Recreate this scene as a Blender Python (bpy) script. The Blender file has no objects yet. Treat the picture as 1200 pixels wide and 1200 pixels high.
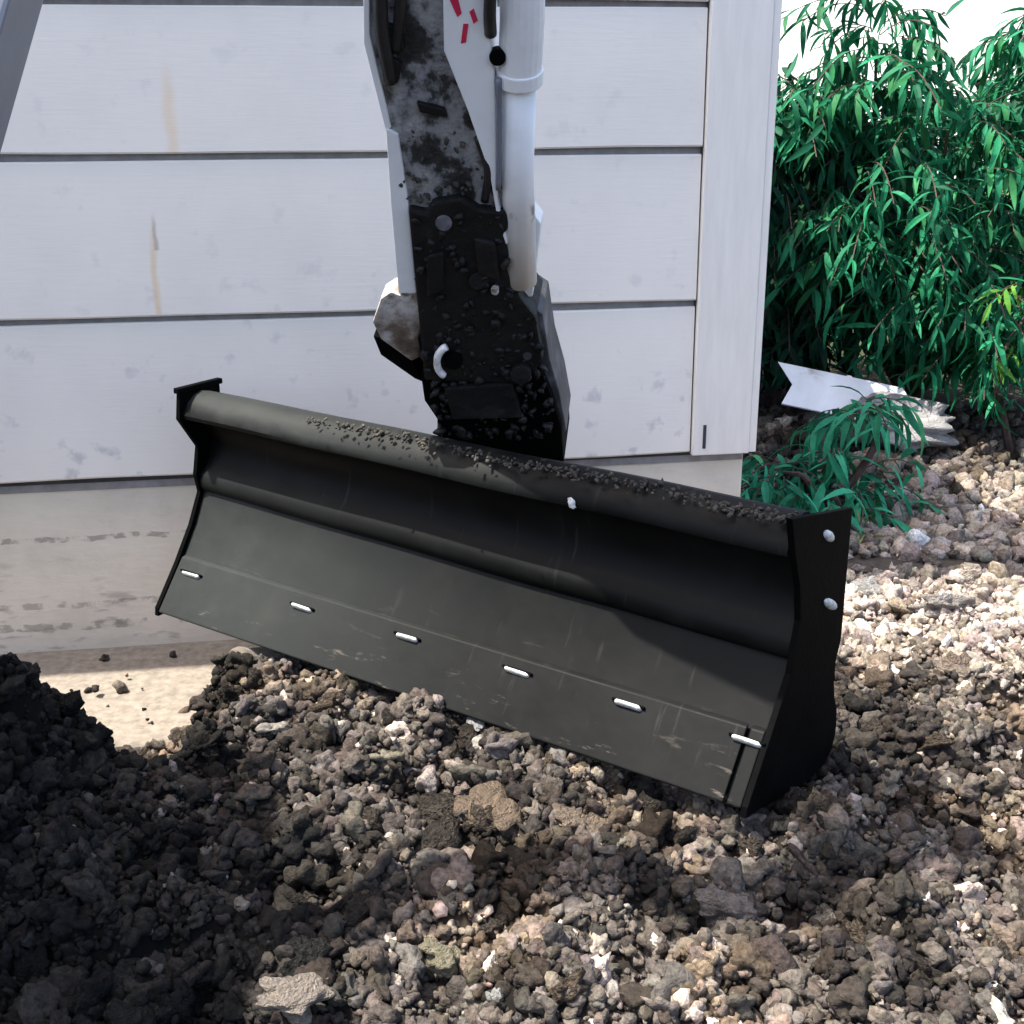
import bpy, bmesh, math, random
import numpy as np
from mathutils import Vector, Matrix
rnd = random.Random(7)
rng = np.random.default_rng(11)
sc = bpy.context.scene
col = sc.collection
# ------------------------------------------------------------------ camera, sky, sun, exposure
PITCH = math.radians(18.65); CAM_Z = 1.376; FPX = 1600.0
cam = bpy.data.cameras.new('camera'); cam_o = bpy.data.objects.new('camera', cam); col.objects.link(cam_o)
cam.sensor_width = 36; cam.lens = 36*FPX/1200; cam.clip_start = .05; cam.clip_end = 600
cam_o.location = (0, 0, CAM_Z); cam_o.rotation_euler = (math.pi/2-PITCH, 0, 0)
sc.camera = cam_o
SUN_AZ = Vector((-.99, -.105, 0)).normalized(); SUN_EL = math.radians(66)
sun_dir = Vector((SUN_AZ.x*math.cos(SUN_EL), SUN_AZ.y*math.cos(SUN_EL), math.sin(SUN_EL)))
w = bpy.data.worlds.new('World'); sc.world = w; w.use_nodes = True
nt = w.node_tree
sky = nt.nodes.new('ShaderNodeTexSky'); sky.sky_type = 'NISHITA'; sky.sun_disc = False
sky.sun_elevation = SUN_EL; sky.sun_rotation = math.atan2(SUN_AZ.x, SUN_AZ.y)
sky.air_density = .8; sky.dust_density = 3.5; sky.ozone_density = .6
bg = nt.nodes['Background']; bg.inputs['Strength'].default_value = .15
nt.links.new(sky.outputs[0], bg.inputs[0])
sl = bpy.data.lights.new('sun', 'SUN'); sl.energy = 3.6; sl.angle = math.radians(.5); sl.color = (1, .95, .87)
so = bpy.data.objects.new('sun', sl); col.objects.link(so)
so.rotation_euler = sun_dir.to_track_quat('Z', 'Y').to_euler(); so.location = (-6, -3, 9)
sc.view_settings.view_transform = 'Standard'; sc.view_settings.look = 'None'
sc.view_settings.gamma = 1; sc.view_settings.use_curve_mapping = False
sc.view_settings.exposure = 1.72
# ------------------------------------------------------------------ helpers
_s, _c = math.sin(PITCH), math.cos(PITCH)
def P(px, py, d):
    """point seen at photo pixel (px, py) at depth d (used to measure real positions)"""
    x = (px-600)/FPX; y = (600-py)/FPX
    return Vector((d*x, d*(y*_s+_c), CAM_Z+d*(y*_c-_s)))
def tag(o, label=None, cat=None, group=None, kind=None):
    if label: o['label'] = label
    if cat: o['category'] = cat
    if group: o['group'] = group
    if kind: o['kind'] = kind
    return o
def empty(name, loc=(0, 0, 0), rz=0):
    o = bpy.data.objects.new(name, None); col.objects.link(o)
    o.location = loc; o.rotation_euler = (0, 0, rz); o.empty_display_size = .1
    return o
def link(name, me, mat=None, parent=None):
    o = bpy.data.objects.new(name, me); col.objects.link(o)
    if mat and not me.materials: me.materials.append(mat)
    if parent: o.parent = parent
    return o
def mesh(name, bm, mat=None, parent=None, smooth=False, bevel=0, seg=2):
    bmesh.ops.recalc_face_normals(bm, faces=bm.faces)
    if bevel:
        ed = [e for e in bm.edges if len(e.link_faces) == 2 and e.calc_face_angle(0) > .6]
        bmesh.ops.bevel(bm, geom=ed, offset=bevel, segments=seg, affect='EDGES', profile=.6, clamp_overlap=True)
    me = bpy.data.meshes.new(name); bm.to_mesh(me); bm.free()
    if smooth:
        me.polygons.foreach_set('use_smooth', [True]*len(me.polygons))
    return link(name, me, mat, parent)
def np_mesh(name, V, Fq, mat=None, parent=None, colr=None, smooth=False):  # smooth: False, True or one flag per face
    V = np.ascontiguousarray(V, np.float32); Fq = np.ascontiguousarray(Fq, np.int32)
    me = bpy.data.meshes.new(name); n, k = Fq.shape
    me.vertices.add(len(V)); me.vertices.foreach_set('co', V.ravel())
    me.loops.add(n*k); me.loops.foreach_set('vertex_index', Fq.ravel())
    me.polygons.add(n); me.polygons.foreach_set('loop_start', np.arange(0, n*k, k, dtype=np.int32))
    me.polygons.foreach_set('loop_total', np.full(n, k, np.int32))
    if not isinstance(smooth, bool) or smooth: me.polygons.foreach_set('use_smooth', np.ones(n, bool) & smooth)
    me.update(calc_edges=True)
    if colr is not None:
        a = me.color_attributes.new('tint', 'FLOAT_COLOR', 'POINT')
        a.data.foreach_set('color', np.ascontiguousarray(np.c_[colr, np.ones(len(colr))], np.float32).ravel())
    return link(name, me, mat, parent)
def box(bm, lo, hi, M=None):
    r = bmesh.ops.create_cube(bm, size=1)['verts']
    for v in r:
        v.co = Vector([(lo[i]+hi[i])/2+v.co[i]*(hi[i]-lo[i]) for i in range(3)])
        if M: v.co = M @ v.co
    return r
def tube(bm, pts, r, n=10, caps=True):
    pts = [Vector(p) for p in pts]
    rs = r if isinstance(r, (list, tuple)) else [r]*len(pts)
    rings = []; prev = None
    for i, p in enumerate(pts):
        t = (pts[min(i+1, len(pts)-1)]-pts[max(i-1, 0)]).normalized()
        if prev is None:
            a = t.orthogonal().normalized()
        else:
            a = (prev-t*prev.dot(t)).normalized()
        prev = a; b = t.cross(a)
        rings.append([bm.verts.new(p+(a*math.cos(k*2*math.pi/n)+b*math.sin(k*2*math.pi/n))*rs[i]) for k in range(n)])
    for A, B in zip(rings, rings[1:]):
        for k in range(n): bm.faces.new((A[k], A[(k+1) % n], B[(k+1) % n], B[k]))
    if caps:
        bm.faces.new(rings[0][::-1]); bm.faces.new(rings[-1])
def spline(pts, n=8):
    pts = [Vector(p) for p in pts]; q = [pts[0]*2-pts[1]]+pts+[pts[-1]*2-pts[-2]]; out = []
    for i in range(1, len(q)-2):
        for k in range(n):
            t = k/n; a, b, c, d = q[i-1:i+3]
            out.append(.5*((2*b)+(c-a)*t+(2*a-5*b+4*c-d)*t*t+(3*b-a-3*c+d)*t**3))
    return out+[pts[-1]]
def prism(bm, front, back):
    a = [bm.verts.new(p) for p in front]; b = [bm.verts.new(p) for p in back]
    bm.faces.new(a); bm.faces.new(b[::-1])
    for i in range(len(a)):
        j = (i+1) % len(a); bm.faces.new((a[j], a[i], b[i], b[j]))
def vnoise(x, y, seed=0):
    x = np.asarray(x, float); y = np.asarray(y, float)
    xi = np.floor(x).astype(np.int64); yi = np.floor(y).astype(np.int64); fx = x-xi; fy = y-yi
    fx = fx*fx*(3-2*fx); fy = fy*fy*(3-2*fy)
    def h(a, b):
        n = (a*374761393+b*668265263+seed*144665) & 0xffffffff
        n = ((n ^ (n >> 13))*1274126177) & 0xffffffff
        return ((n ^ (n >> 16)) & 0xffff)/65535.0
    return (h(xi, yi)*(1-fx)+h(xi+1, yi)*fx)*(1-fy)+(h(xi, yi+1)*(1-fx)+h(xi+1, yi+1)*fx)*fy
def sstep(a, b, x):
    t = np.clip((np.asarray(x, float)-a)/(b-a), 0, 1); return t*t*(3-2*t)
# ------------------------------------------------------------------ materials
def newmat(name):
    m = bpy.data.materials.new(name); m.use_nodes = True
    return m, m.node_tree.nodes, m.node_tree.links, m.node_tree.nodes['Principled BSDF']
def ramp(N, stops):
    r = N.new('ShaderNodeValToRGB'); e = r.color_ramp.elements
    while len(e) < len(stops): e.new(.5)
    for q, (p, c) in zip(e, stops):
        q.position = p; q.color = (*c, 1) if len(c) == 3 else c
    return r
def noise(N, L, vec, scale, detail=5, rough=.6):
    n = N.new('ShaderNodeTexNoise'); n.inputs['Scale'].default_value = scale
    n.inputs['Detail'].default_value = detail; n.inputs['Roughness'].default_value = rough
    if vec is not None: L.new(vec, n.inputs['Vector'])
    return n
def bump(N, L, b, h, strength, dist):
    q = N.new('ShaderNodeBump'); q.inputs['Strength'].default_value = strength; q.inputs['Distance'].default_value = dist
    L.new(h, q.inputs['Height']); L.new(q.outputs[0], b.inputs['Normal'])
def mottled(name, stops, scale, rough=.6, bs=.3, bd=.004, metal=0, bscale=None, spec=.5, stretch=None, detail=6):
    m, N, L, b = newmat(name)
    tc = N.new('ShaderNodeTexCoord'); v = tc.outputs['Object']
    if stretch:
        mp = N.new('ShaderNodeMapping'); mp.inputs['Scale'].default_value = stretch; L.new(v, mp.inputs[0]); v = mp.outputs[0]
    n = noise(N, L, v, scale, detail); r = ramp(N, stops); L.new(n.outputs[0], r.inputs[0]); L.new(r.outputs[0], b.inputs['Base Color'])
    b.inputs['Roughness'].default_value = rough; b.inputs['Metallic'].default_value = metal
    b.inputs['Specular IOR Level'].default_value = spec
    if bs:
        n2 = noise(N, L, tc.outputs['Object'], bscale or scale*6, 4); bump(N, L, b, n2.outputs[0], bs, bd)
    return m
def tint_mat(name, rough, spec=.3, nscale=60, lo=.65, hi=1.2, bs=.5, bd=.003, rand=None, sub=0):
    m, N, L, b = newmat(name)
    tc = N.new('ShaderNodeTexCoord')
    n = noise(N, L, tc.outputs['Object'], nscale, 4)
    mr = N.new('ShaderNodeMapRange'); mr.inputs[1].default_value = .3; mr.inputs[2].default_value = .7
    mr.inputs[3].default_value = lo; mr.inputs[4].default_value = hi; L.new(n.outputs[0], mr.inputs[0])
    if rand:
        oi = N.new('ShaderNodeObjectInfo'); r = ramp(N, rand); L.new(oi.outputs['Random'], r.inputs[0]); src = r.outputs[0]
    else:
        a = N.new('ShaderNodeAttribute'); a.attribute_name = 'tint'; src = a.outputs['Color']
    mx = N.new('ShaderNodeVectorMath'); mx.operation = 'SCALE'
    L.new(src, mx.inputs[0]); L.new(mr.outputs[0], mx.inputs['Scale']); L.new(mx.outputs[0], b.inputs['Base Color'])
    b.inputs['Roughness'].default_value = rough; b.inputs['Specular IOR Level'].default_value = spec
    if bs: bump(N, L, b, n.outputs[0], bs, bd)
    if sub:
        tr = N.new('ShaderNodeBsdfTranslucent'); L.new(mx.outputs[0], tr.inputs[0])
        ms = N.new('ShaderNodeMixShader'); ms.inputs[0].default_value = sub
        L.new(b.outputs[0], ms.inputs[1]); L.new(tr.outputs[0], ms.inputs[2])
        L.new(ms.outputs[0], N['Material Output'].inputs['Surface'])
    return m
def siding_mat():
    m, N, L, b = newmat('painted siding')
    tc = N.new('ShaderNodeTexCoord'); v = tc.outputs['Object']
    n = noise(N, L, v, 2.2, 6, .62)
    r = ramp(N, [(.3, (.75, .715, .66)), (.55, (.81, .77, .71)), (.75, (.845, .80, .735))]); L.new(n.outputs[0], r.inputs[0])
    # small scuffs and mud flecks, more of them low on the wall
    n2 = noise(N, L, v, 17, 3, .55); r2 = ramp(N, [(.62, (0, 0, 0)), (.72, (1, 1, 1))]); L.new(n2.outputs[0], r2.inputs[0])
    mx = N.new('ShaderNodeMix'); mx.data_type = 'RGBA'
    sx = N.new('ShaderNodeSeparateXYZ'); L.new(v, sx.inputs[0])
    mrz = N.new('ShaderNodeMapRange'); mrz.inputs[1].default_value = .34; mrz.inputs[2].default_value = .95
    mrz.inputs[3].default_value = .6; mrz.inputs[4].default_value = .14; L.new(sx.outputs['Z'], mrz.inputs[0])
    ml = N.new('ShaderNodeMath'); ml.operation = 'MULTIPLY'; L.new(r2.outputs[0], ml.inputs[0]); L.new(mrz.outputs[0], ml.inputs[1])
    L.new(ml.outputs[0], mx.inputs['Factor']); L.new(r.outputs[0], mx.inputs['A']); mx.inputs['B'].default_value = (.36, .36, .40, 1)
    # rust streaks running down from two nails
    def streak(cur, x0, z_lo, z_hi, wd, strength, colour):
        a = N.new('ShaderNodeMath'); a.operation = 'SUBTRACT'; L.new(sx.outputs['X'], a.inputs[0]); a.inputs[1].default_value = x0
        nn = noise(N, L, v, 14, 2); nm = N.new('ShaderNodeMath'); nm.operation = 'MULTIPLY_ADD'
        L.new(nn.outputs[0], nm.inputs[0]); nm.inputs[1].default_value = .022; nm.inputs[2].default_value = -.011
        ad = N.new('ShaderNodeMath'); ad.operation = 'ADD'; L.new(a.outputs[0], ad.inputs[0]); L.new(nm.outputs[0], ad.inputs[1])
        ab = N.new('ShaderNodeMath'); ab.operation = 'ABSOLUTE'; L.new(ad.outputs[0], ab.inputs[0])
        mr = N.new('ShaderNodeMapRange'); mr.interpolation_type = 'SMOOTHSTEP'
        mr.inputs[1].default_value = 0; mr.inputs[2].default_value = wd; mr.inputs[3].default_value = strength; mr.inputs[4].default_value = 0
        L.new(ab.outputs[0], mr.inputs[0])
        mz = N.new('ShaderNodeMapRange'); mz.interpolation_type = 'SMOOTHSTEP'
        mz.inputs[1].default_value = z_hi; mz.inputs[2].default_value = (z_lo+z_hi)/2; L.new(sx.outputs['Z'], mz.inputs[0])
        gt = N.new('ShaderNodeMath'); gt.operation = 'GREATER_THAN'; L.new(sx.outputs['Z'], gt.inputs[0]); gt.inputs[1].default_value = z_lo
        m1 = N.new('ShaderNodeMath'); m1.operation = 'MULTIPLY'; L.new(mr.outputs[0], m1.inputs[0]); L.new(mz.outputs[0], m1.inputs[1])
        m2 = N.new('ShaderNodeMath'); m2.operation = 'MULTIPLY'; L.new(m1.outputs[0], m2.inputs[0]); L.new(gt.outputs[0], m2.inputs[1])
        q = N.new('ShaderNodeMix'); q.data_type = 'RGBA'; L.new(m2.outputs[0], q.inputs['Factor'])
        L.new(cur, q.inputs['A']); q.inputs['B'].default_value = (*colour, 1)
        return q.outputs['Result']
    c = mx.outputs['Result']
    for a in STREAKS: c = streak(c, *a)
    L.new(c, b.inputs['Base Color']); b.inputs['Roughness'].default_value = .55; b.inputs['Specular IOR Level'].default_value = .25
    mp = N.new('ShaderNodeMapping'); mp.inputs['Scale'].default_value = (4, 60, 60); L.new(v, mp.inputs[0])
    n3 = noise(N, L, mp.outputs[0], 3, 3); bump(N, L, b, n3.outputs[0], .12, .003)
    return m
# ------------------------------------------------------------------ the house: wall of lap siding on a concrete foundation
WD = Vector((.987, .160, 0)).normalized()       # along the wall, to the right
WN = Vector((WD.y, -WD.x, 0))                   # out of the wall, towards the camera
W0 = Vector((0, 3.2, 0))
def wall_hit(px, py, off=0.0):
    d = P(px, py, 1)-Vector((0, 0, CAM_Z)); o = Vector((0, 0, CAM_Z))
    t = ((W0+WN*off-o).dot(WN))/d.dot(WN); p = o+d*t
    return (p-W0).dot(WD), p.z
CX = wall_hit(884, 300)[0]                      # house corner, metres along the wall
corner = W0+WD*CX
house = empty('house', (corner.x, corner.y, 0), math.atan2(WD.y, WD.x))
M_groove = mottled('groove shade', [(.3, (.20, .19, .19)), (.7, (.32, .31, .31))], 25, .9, 0)  # grey core paints in the shadow line under each lap
tag(house, 'pale grey house corner clad in wide lap siding over a concrete foundation', 'house')
lapz = [wall_hit(420, y)[1] for y in (545.5, 362, 176.5, -2)]      # lower edges of the four courses in view
z0 = lapz[0]
STREAKS = []
for (px, y0, y1, wd, st, cc) in ((203, 55, 177, .020, .42, (.78, .56, .30)), (187, 245, 365, .012, .55, (.74, .50, .26)), (184, 245, 290, .008, .7, (.42, .34, .28))):
    a, zb = wall_hit(px, y1); zt = wall_hit(px, y0)[1]
    STREAKS.append((a-CX, zb-.004, zt, wd, st, cc))
M_side = siding_mat()
M_trim = mottled('painted trim', [(.3, (.73, .695, .64)), (.6, (.80, .76, .70)), (.8, (.84, .795, .73))], 9, .5, .15, .002, stretch=(6, 6, .7), bscale=120)
def conc_mat():
    m, N, L, b = newmat('foundation concrete')
    tc = N.new('ShaderNodeTexCoord'); v = tc.outputs['Object']
    n = noise(N, L, v, 5, 8, .65); r = ramp(N, [(.3, (.62, .555, .46)), (.5, (.71, .64, .53)), (.7, (.77, .69, .575))]); L.new(n.outputs[0], r.inputs[0])
    mp = N.new('ShaderNodeMapping'); mp.inputs['Scale'].default_value = (5, 5, 17); L.new(v, mp.inputs[0])
    n2 = noise(N, L, mp.outputs[0], 1.6, 5, .6); r2 = ramp(N, [(.57, (0, 0, 0)), (.68, (1, 1, 1))]); L.new(n2.outputs[0], r2.inputs[0])
    sx = N.new('ShaderNodeSeparateXYZ'); L.new(v, sx.inputs[0])
    mz = N.new('ShaderNodeMapRange'); mz.inputs[1].default_value = .27; mz.inputs[2].default_value = .06; mz.inputs[3].default_value = .08; mz.inputs[4].default_value = .55
    L.new(sx.outputs['Z'], mz.inputs[0])
    ml = N.new('ShaderNodeMath'); ml.operation = 'MULTIPLY'; L.new(r2.outputs[0], ml.inputs[0]); L.new(mz.outputs[0], ml.inputs[1])
    mx = N.new('ShaderNodeMix'); mx.data_type = 'RGBA'; L.new(ml.outputs[0], mx.inputs['Factor']); L.new(r.outputs[0], mx.inputs['A']); mx.inputs['B'].default_value = (.13, .12, .11, 1)
    cur = mx.outputs['Result']
    nb = noise(N, L, v, 9, 4); nk = noise(N, L, v, 26, 3)
    for (zl, wd, kk) in ((wall_hit(60, 633)[1], .014, .55), (wall_hit(70, 710)[1], .016, .45), (wall_hit(70, 735)[1], .02, .5)):
        wz = N.new('ShaderNodeMath'); wz.operation = 'MULTIPLY_ADD'; L.new(nb.outputs[0], wz.inputs[0]); wz.inputs[1].default_value = .03; L.new(sx.outputs['Z'], wz.inputs[2])
        cm_ = N.new('ShaderNodeMath'); cm_.operation = 'COMPARE'; L.new(wz.outputs[0], cm_.inputs[0]); cm_.inputs[1].default_value = zl+.015; cm_.inputs[2].default_value = wd*.5
        rk = ramp(N, [(.46, (0, 0, 0)), (.56, (kk,)*3)]); L.new(nk.outputs[0], rk.inputs[0])
        mm = N.new('ShaderNodeMath'); mm.operation = 'MULTIPLY'; L.new(cm_.outputs[0], mm.inputs[0]); L.new(rk.outputs[0], mm.inputs[1])
        q = N.new('ShaderNodeMix'); q.data_type = 'RGBA'; L.new(mm.outputs[0], q.inputs['Factor']); L.new(cur, q.inputs['A']); q.inputs['B'].default_value = (.14, .125, .11, 1); cur = q.outputs['Result']
    L.new(cur, b.inputs['Base Color']); b.inputs['Roughness'].default_value = .9
    bump(N, L, b, n2.outputs[0], .3, .008)
    return m
M_conc = conc_mat()
WL = 5.0; LEAN = .014
zs = lapz+[lapz[3]+.37*k for k in range(1, 3)]
TW = .142                                       # corner board width
def course(x0, x1, za, zb, along):
    """one lap board: lower edge proud, upper edge tucked behind the next"""
    bm = bmesh.new()
    prof = [(-.001, za), (-LEAN-.003, za), (-LEAN-.006, za+.004), (-.013, zb-.0185), (-.009, zb-.0155), (-.001, zb-.0155)]
    if along == 'front':
        a = [Vector((x0, y, z)) for y, z in prof]; b = [Vector((x1, y, z)) for y, z in prof]
    else:
        a = [Vector((-y, x0, z)) for y, z in prof]; b = [Vector((-y, x1, z)) for y, z in prof]
    n = 24; ph = rnd.uniform(0, 6); rings = []
    for k in range(n+1):
        t = k/n; dz = .0022*math.sin(t*17+ph)+.0012*math.sin(t*41+ph*2)
        rings.append([bm.verts.new(p.lerp(q, t)+Vector((0, 0, dz if i in (0, 1, 2) else dz*.4))) for i, (p, q) in enumerate(zip(a, b))])
    m = len(a)
    for A, B in zip(rings, rings[1:]):
        for i in range(m): bm.faces.new((A[i], A[(i+1) % m], B[(i+1) % m], B[i]))
    bm.faces.new(rings[0][::-1]); bm.faces.new(rings[-1]); return bm
for k in range(len(zs)-1):
    mesh('siding_board', course(-WL, -TW-.004, zs[k], zs[k+1], 'front'), M_side, house)
    mesh('siding_board', course(.026, 5.0, zs[k]+.006, zs[k+1]+.006, 'side'), M_side, house)
ztop = zs[-1]
bm = bmesh.new(); box(bm, (-TW, -.030, z0-.006), (.004, .0, ztop)); mesh('corner_board', bm, M_trim, house, bevel=.003)
bm = bmesh.new(); box(bm, (.0045, -.026, z0-.004), (.0235, .10, ztop)); mesh('corner_board', bm, M_trim, house, bevel=.002)
bm = bmesh.new(); box(bm, (-WL+.02, .0005, z0-.03), (-.002, .10, ztop)); box(bm, (-.10, .1005, z0-.03), (-.001, 4.98, ztop)); mesh('wall_core', bm, M_groove, house)
bm = bmesh.new(); box(bm, (-WL+.01, .004, -.5), (.002, .2, z0-.012)); box(bm, (-.2, .2005, -.5), (.001, 4.9, z0-.012)); mesh('foundation', bm, M_conc, house, bevel=.006)
M_dark = mottled('dark sheathing edge', [(.3, (.03, .03, .035)), (.7, (.06, .06, .065))], 20, .9, 0)
bm = bmesh.new(); box(bm, (-WL+.012, -.0015, z0-.0115), (-.003, .003, z0-.0005)); mesh('sill_gap', bm, M_dark, house)
bm = bmesh.new(); box(bm, (-TW-.0035, -.012, z0), (-TW-.0005, -.0025, ztop)); mesh('caulk_joint', bm, M_dark, house)
xg, zg = wall_hit(826, 500, .03); xg -= CX
bm = bmesh.new(); box(bm, (xg-.004, -.0315, z0+.012), (xg+.004, -.0302, z0+.072)); mesh('trim_split', bm, M_dark, house)
M_roof = mottled('roof shingle', [(.3, (.05, .05, .055)), (.7, (.11, .105, .10))], 30, .9, .5, .01)
bm = bmesh.new()
prism(bm, [Vector((-WL-.05, -.06, ztop)), Vector((.06, -.06, ztop)), Vector((-WL/2, -.06, ztop+1.4))], [Vector((-WL-.05, 5.1, ztop)), Vector((.06, 5.1, ztop)), Vector((-WL/2, 5.1, ztop+1.4))])
mesh('roof', bm, M_roof, house)
# ------------------------------------------------------------------ ground
def wall_dist(x, y):                            # metres in front of the wall
    return (x-W0.x)*WN.x+(y-W0.y)*WN.y
def height(x, y):
    x = np.asarray(x, float); y = np.asarray(y, float)
    wob = (vnoise(x*4, y*4, 1)-.5)*.16
    m = 1-sstep(2.36, 2.62, y+wob+.30*sstep(-.35, -.6, x)-.30*sstep(-.65, -.5, x))
    heap = .15*m*(.75+.5*vnoise(x*2.3, y*2.3, 2))
    heap = heap*(1-.35*sstep(.45, .8, x))
    left = .262*np.exp(-(((x+.83)/.105)**2+((y-2.05)/.20)**2)) + .07*np.exp(-(((x+.72)/.26)**2+((y-1.85)/.26)**2))
    bank = .10*np.exp(-(((x-1.05)/.5)**2+((y-3.0)/.7)**2))
    s_ = (x+.767)*.8155+(y-2.7525)*-.578; f_ = (x+.767)*-.578+(y-2.7525)*-.8155   # along the blade, in front of the blade
    ridge = np.exp(-(np.where(f_ > .02, (f_-.02)/.11, (f_-.02)/.16))**2)*sstep(.13, .28, s_)*(1-sstep(1.30, 1.45, s_))
    heap = heap+ridge*np.clip(.205+.04*(vnoise(x*6, y*6, 31)-.5)-.10*sstep(.95, 1.3, s_)-heap, 0, 1)
    inhouse = sstep(.02, .12, wall_dist(x, y))
    pit = -.07*np.exp(-(((x-.36)/.10)**2+((y-1.72)/.05)**2)) - .05*np.exp(-(((x+.12)/.09)**2+((y-2.03)/.05)**2))-.05*np.exp(-(((x+.35)/.10)**2+((y-1.85)/.06)**2))
    fine = -.035*sstep(.58, .76, vnoise(x*10, y*10, 33)) + (vnoise(x*12, y*12, 3)-.5)*.062+(vnoise(x*34, y*34, 4)-.5)*.020+(vnoise(x*75, y*75, 5)-.5)*.014
    near = np.clip(heap/.08, .25, 1)*np.where((y > 1) & (y < 7), 1, 0)
    strip = sstep(-.42, -.58, x)*sstep(2.5, 2.62, y+wob*.4)
    far = (vnoise(x*.3, y*.3, 9)-.5)*.1*sstep(8, 20, np.hypot(x, y))
    return heap+left+bank+pit+fine*near*(1-strip)*1.1+far
def axis(lo, hi, step, far, n):
    mid = np.arange(lo, hi+1e-6, step); g = np.geomspace(step*2, far, n)
    return np.concatenate([lo-g[::-1], mid, hi+g])
gx = axis(-1.3, 2.2, .011, 150, 26); gy = axis(1.35, 3.3, .011, 220, 40)
X, Y = np.meshgrid(gx, gy); Z = height(X, Y)
V = np.c_[X.ravel(), Y.ravel(), Z.ravel()]; nx, ny = len(gx), len(gy)
i = np.arange(ny-1)[:, None]*nx+np.arange(nx-1)[None, :]
Fq = np.stack([i, i+1, i+nx+1, i+nx], -1).reshape(-1, 4)
def soil_kind(x, y):
    """base colours of the loose material at a place: dark soil with painted-in shade left, brown-grey rubble, pale gravel to the right and behind"""
    x = np.asarray(x, float); y = np.asarray(y, float)
    n = vnoise(x*3, y*3, 21); n2 = vnoise(x*7, y*7, 22)
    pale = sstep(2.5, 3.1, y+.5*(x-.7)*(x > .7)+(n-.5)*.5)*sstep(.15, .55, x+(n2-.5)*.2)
    dark = np.clip(sstep(-.16, -.62, x+(n-.5)*.35+.35*(y-1.9))*sstep(2.45, 2.25, y), 0, 1)
    pale = pale*(1-.75*sstep(3.7, 4.6, y))
    tan = sstep(.66, .82, n2)*(1-dark)
    return pale, dark, tan
def mixc(a, b, t): return a*(1-t[:, None])+b*t[:, None]
def soil_col(x, y):
    pale, dark, tan = soil_kind(x, y)
    c = np.tile(np.array([[.080, .065, .052]]), (len(pale), 1))
    c = mixc(c, np.array([[.15, .108, .07]]), tan*.8)
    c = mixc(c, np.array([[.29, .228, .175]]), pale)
    c = mixc(c, np.array([[.0085, .0085, .008]]), dark*.92)  # dark soil at left, blackened further to paint in its shade
    x = np.asarray(x, float); y = np.asarray(y, float)
    shaded = sstep(.50, .68, .65*vnoise(x*9, y*9, 41)+.35*vnoise(x*22, y*22, 42))  # noise patches darken the soil as painted shade of hollows
    return c*(1-.72*shaded*(1-.5*pale))[:, None]*1.2
gc = soil_col(V[:, 0], V[:, 1])*.22  # base darkened to paint shade into the gaps between clods
wob = (vnoise(V[:, 0]*4, V[:, 1]*4, 1)-.5)*.16
strip = (sstep(-.40, -.56, V[:, 0])*sstep(2.46, 2.6, V[:, 1]+wob*.4))
gc = mixc(gc, np.array([[.215, .185, .15]]), strip)
grassy = sstep(5.5, 8, V[:, 1])
gc = mixc(gc, np.array([[.06, .09, .035]]), grassy)
M_ground = tint_mat('soil', .95, .15, 45, .7, 1.25, .6, .006)
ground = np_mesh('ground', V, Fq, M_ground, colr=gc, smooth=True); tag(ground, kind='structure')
# clods and gravel
def ico(sub):
    bm = bmesh.new(); bmesh.ops.create_icosphere(bm, subdivisions=sub, radius=1)
    bm.verts.ensure_lookup_table(); v = np.array([q.co[:] for q in bm.verts]); f = np.array([[q.index for q in t.verts] for t in bm.faces]); bm.free()
    return v, f
I0, I1, I2, I3 = ico(1), ico(2), ico(3), ico(4)
def rock(base, rg, rough):
    v = base[0].copy(); d = np.zeros(len(v))
    for k in range(7):                           # chipped facets
        nrm = rg.normal(size=3); nrm /= np.linalg.norm(nrm); h = rg.uniform(.45, .85)
        q = v@nrm; v = v-np.clip(q-h, 0, None)[:, None]*nrm*.85
    for k in range(5):
        a = rg.normal(size=3)*rg.uniform(1.5, 5); d += np.sin(v@a+rg.uniform(0, 6.3))*rough/5
    v = v*(1+d[:, None]*1.6)
    j = np.zeros(len(v))
    for k in range(6):
        a = rg.normal(size=3)*rg.uniform(3, 7); j += np.sin(v@a+rg.uniform(0, 6.3))
    v = v*(1+.10*rough/.3*j[:, None]/2)
    return v*rg.uniform(.6, 1.35, size=3)*np.array([1, 1, .8])
R1 = [rock(I1, rng, .42) for _ in range(18)]; R2 = [rock(I2, rng, .55) for _ in range(18)]
def lump(base, rg, amp=.3):
    v = base[0].copy(); j = np.zeros(len(v))
    for k in range(9):
        a = rg.normal(size=3); a *= rg.uniform(2.2, 6.5)/np.linalg.norm(a); j += np.sin(v@a+rg.uniform(0, 6.3))/np.linalg.norm(a)**.5
    v = v*(1+amp*np.clip(j*.8, -1.5, 1.1)[:, None])
    j = np.zeros(len(v))
    for k in range(5):
        a = rg.normal(size=3); a *= rg.uniform(7, 13)/np.linalg.norm(a); j += np.sin(v@a+rg.uniform(0, 6.3))
    v = v*(1+.05*j[:, None])
    return v*rg.uniform(.65, 1.3, size=3)*np.array([1, 1, .85])
L0 = [lump(I0, rng, .3) for _ in range(18)]; L1 = [lump(I1, rng, .40) for _ in range(18)]; L2 = [lump(I2, rng, .52) for _ in range(18)]
def rand_rot(n):
    q = rng.normal(size=(n, 4)); q /= np.linalg.norm(q, axis=1)[:, None]; a, b, c, d = q.T
    return np.stack([1-2*(c*c+d*d), 2*(b*c-a*d), 2*(b*d+a*c), 2*(b*c+a*d), 1-2*(b*b+d*d), 2*(c*d-a*b), 2*(b*d-a*c), 2*(c*d+a*b), 1-2*(b*b+c*c)], 1).reshape(n, 3, 3)
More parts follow.
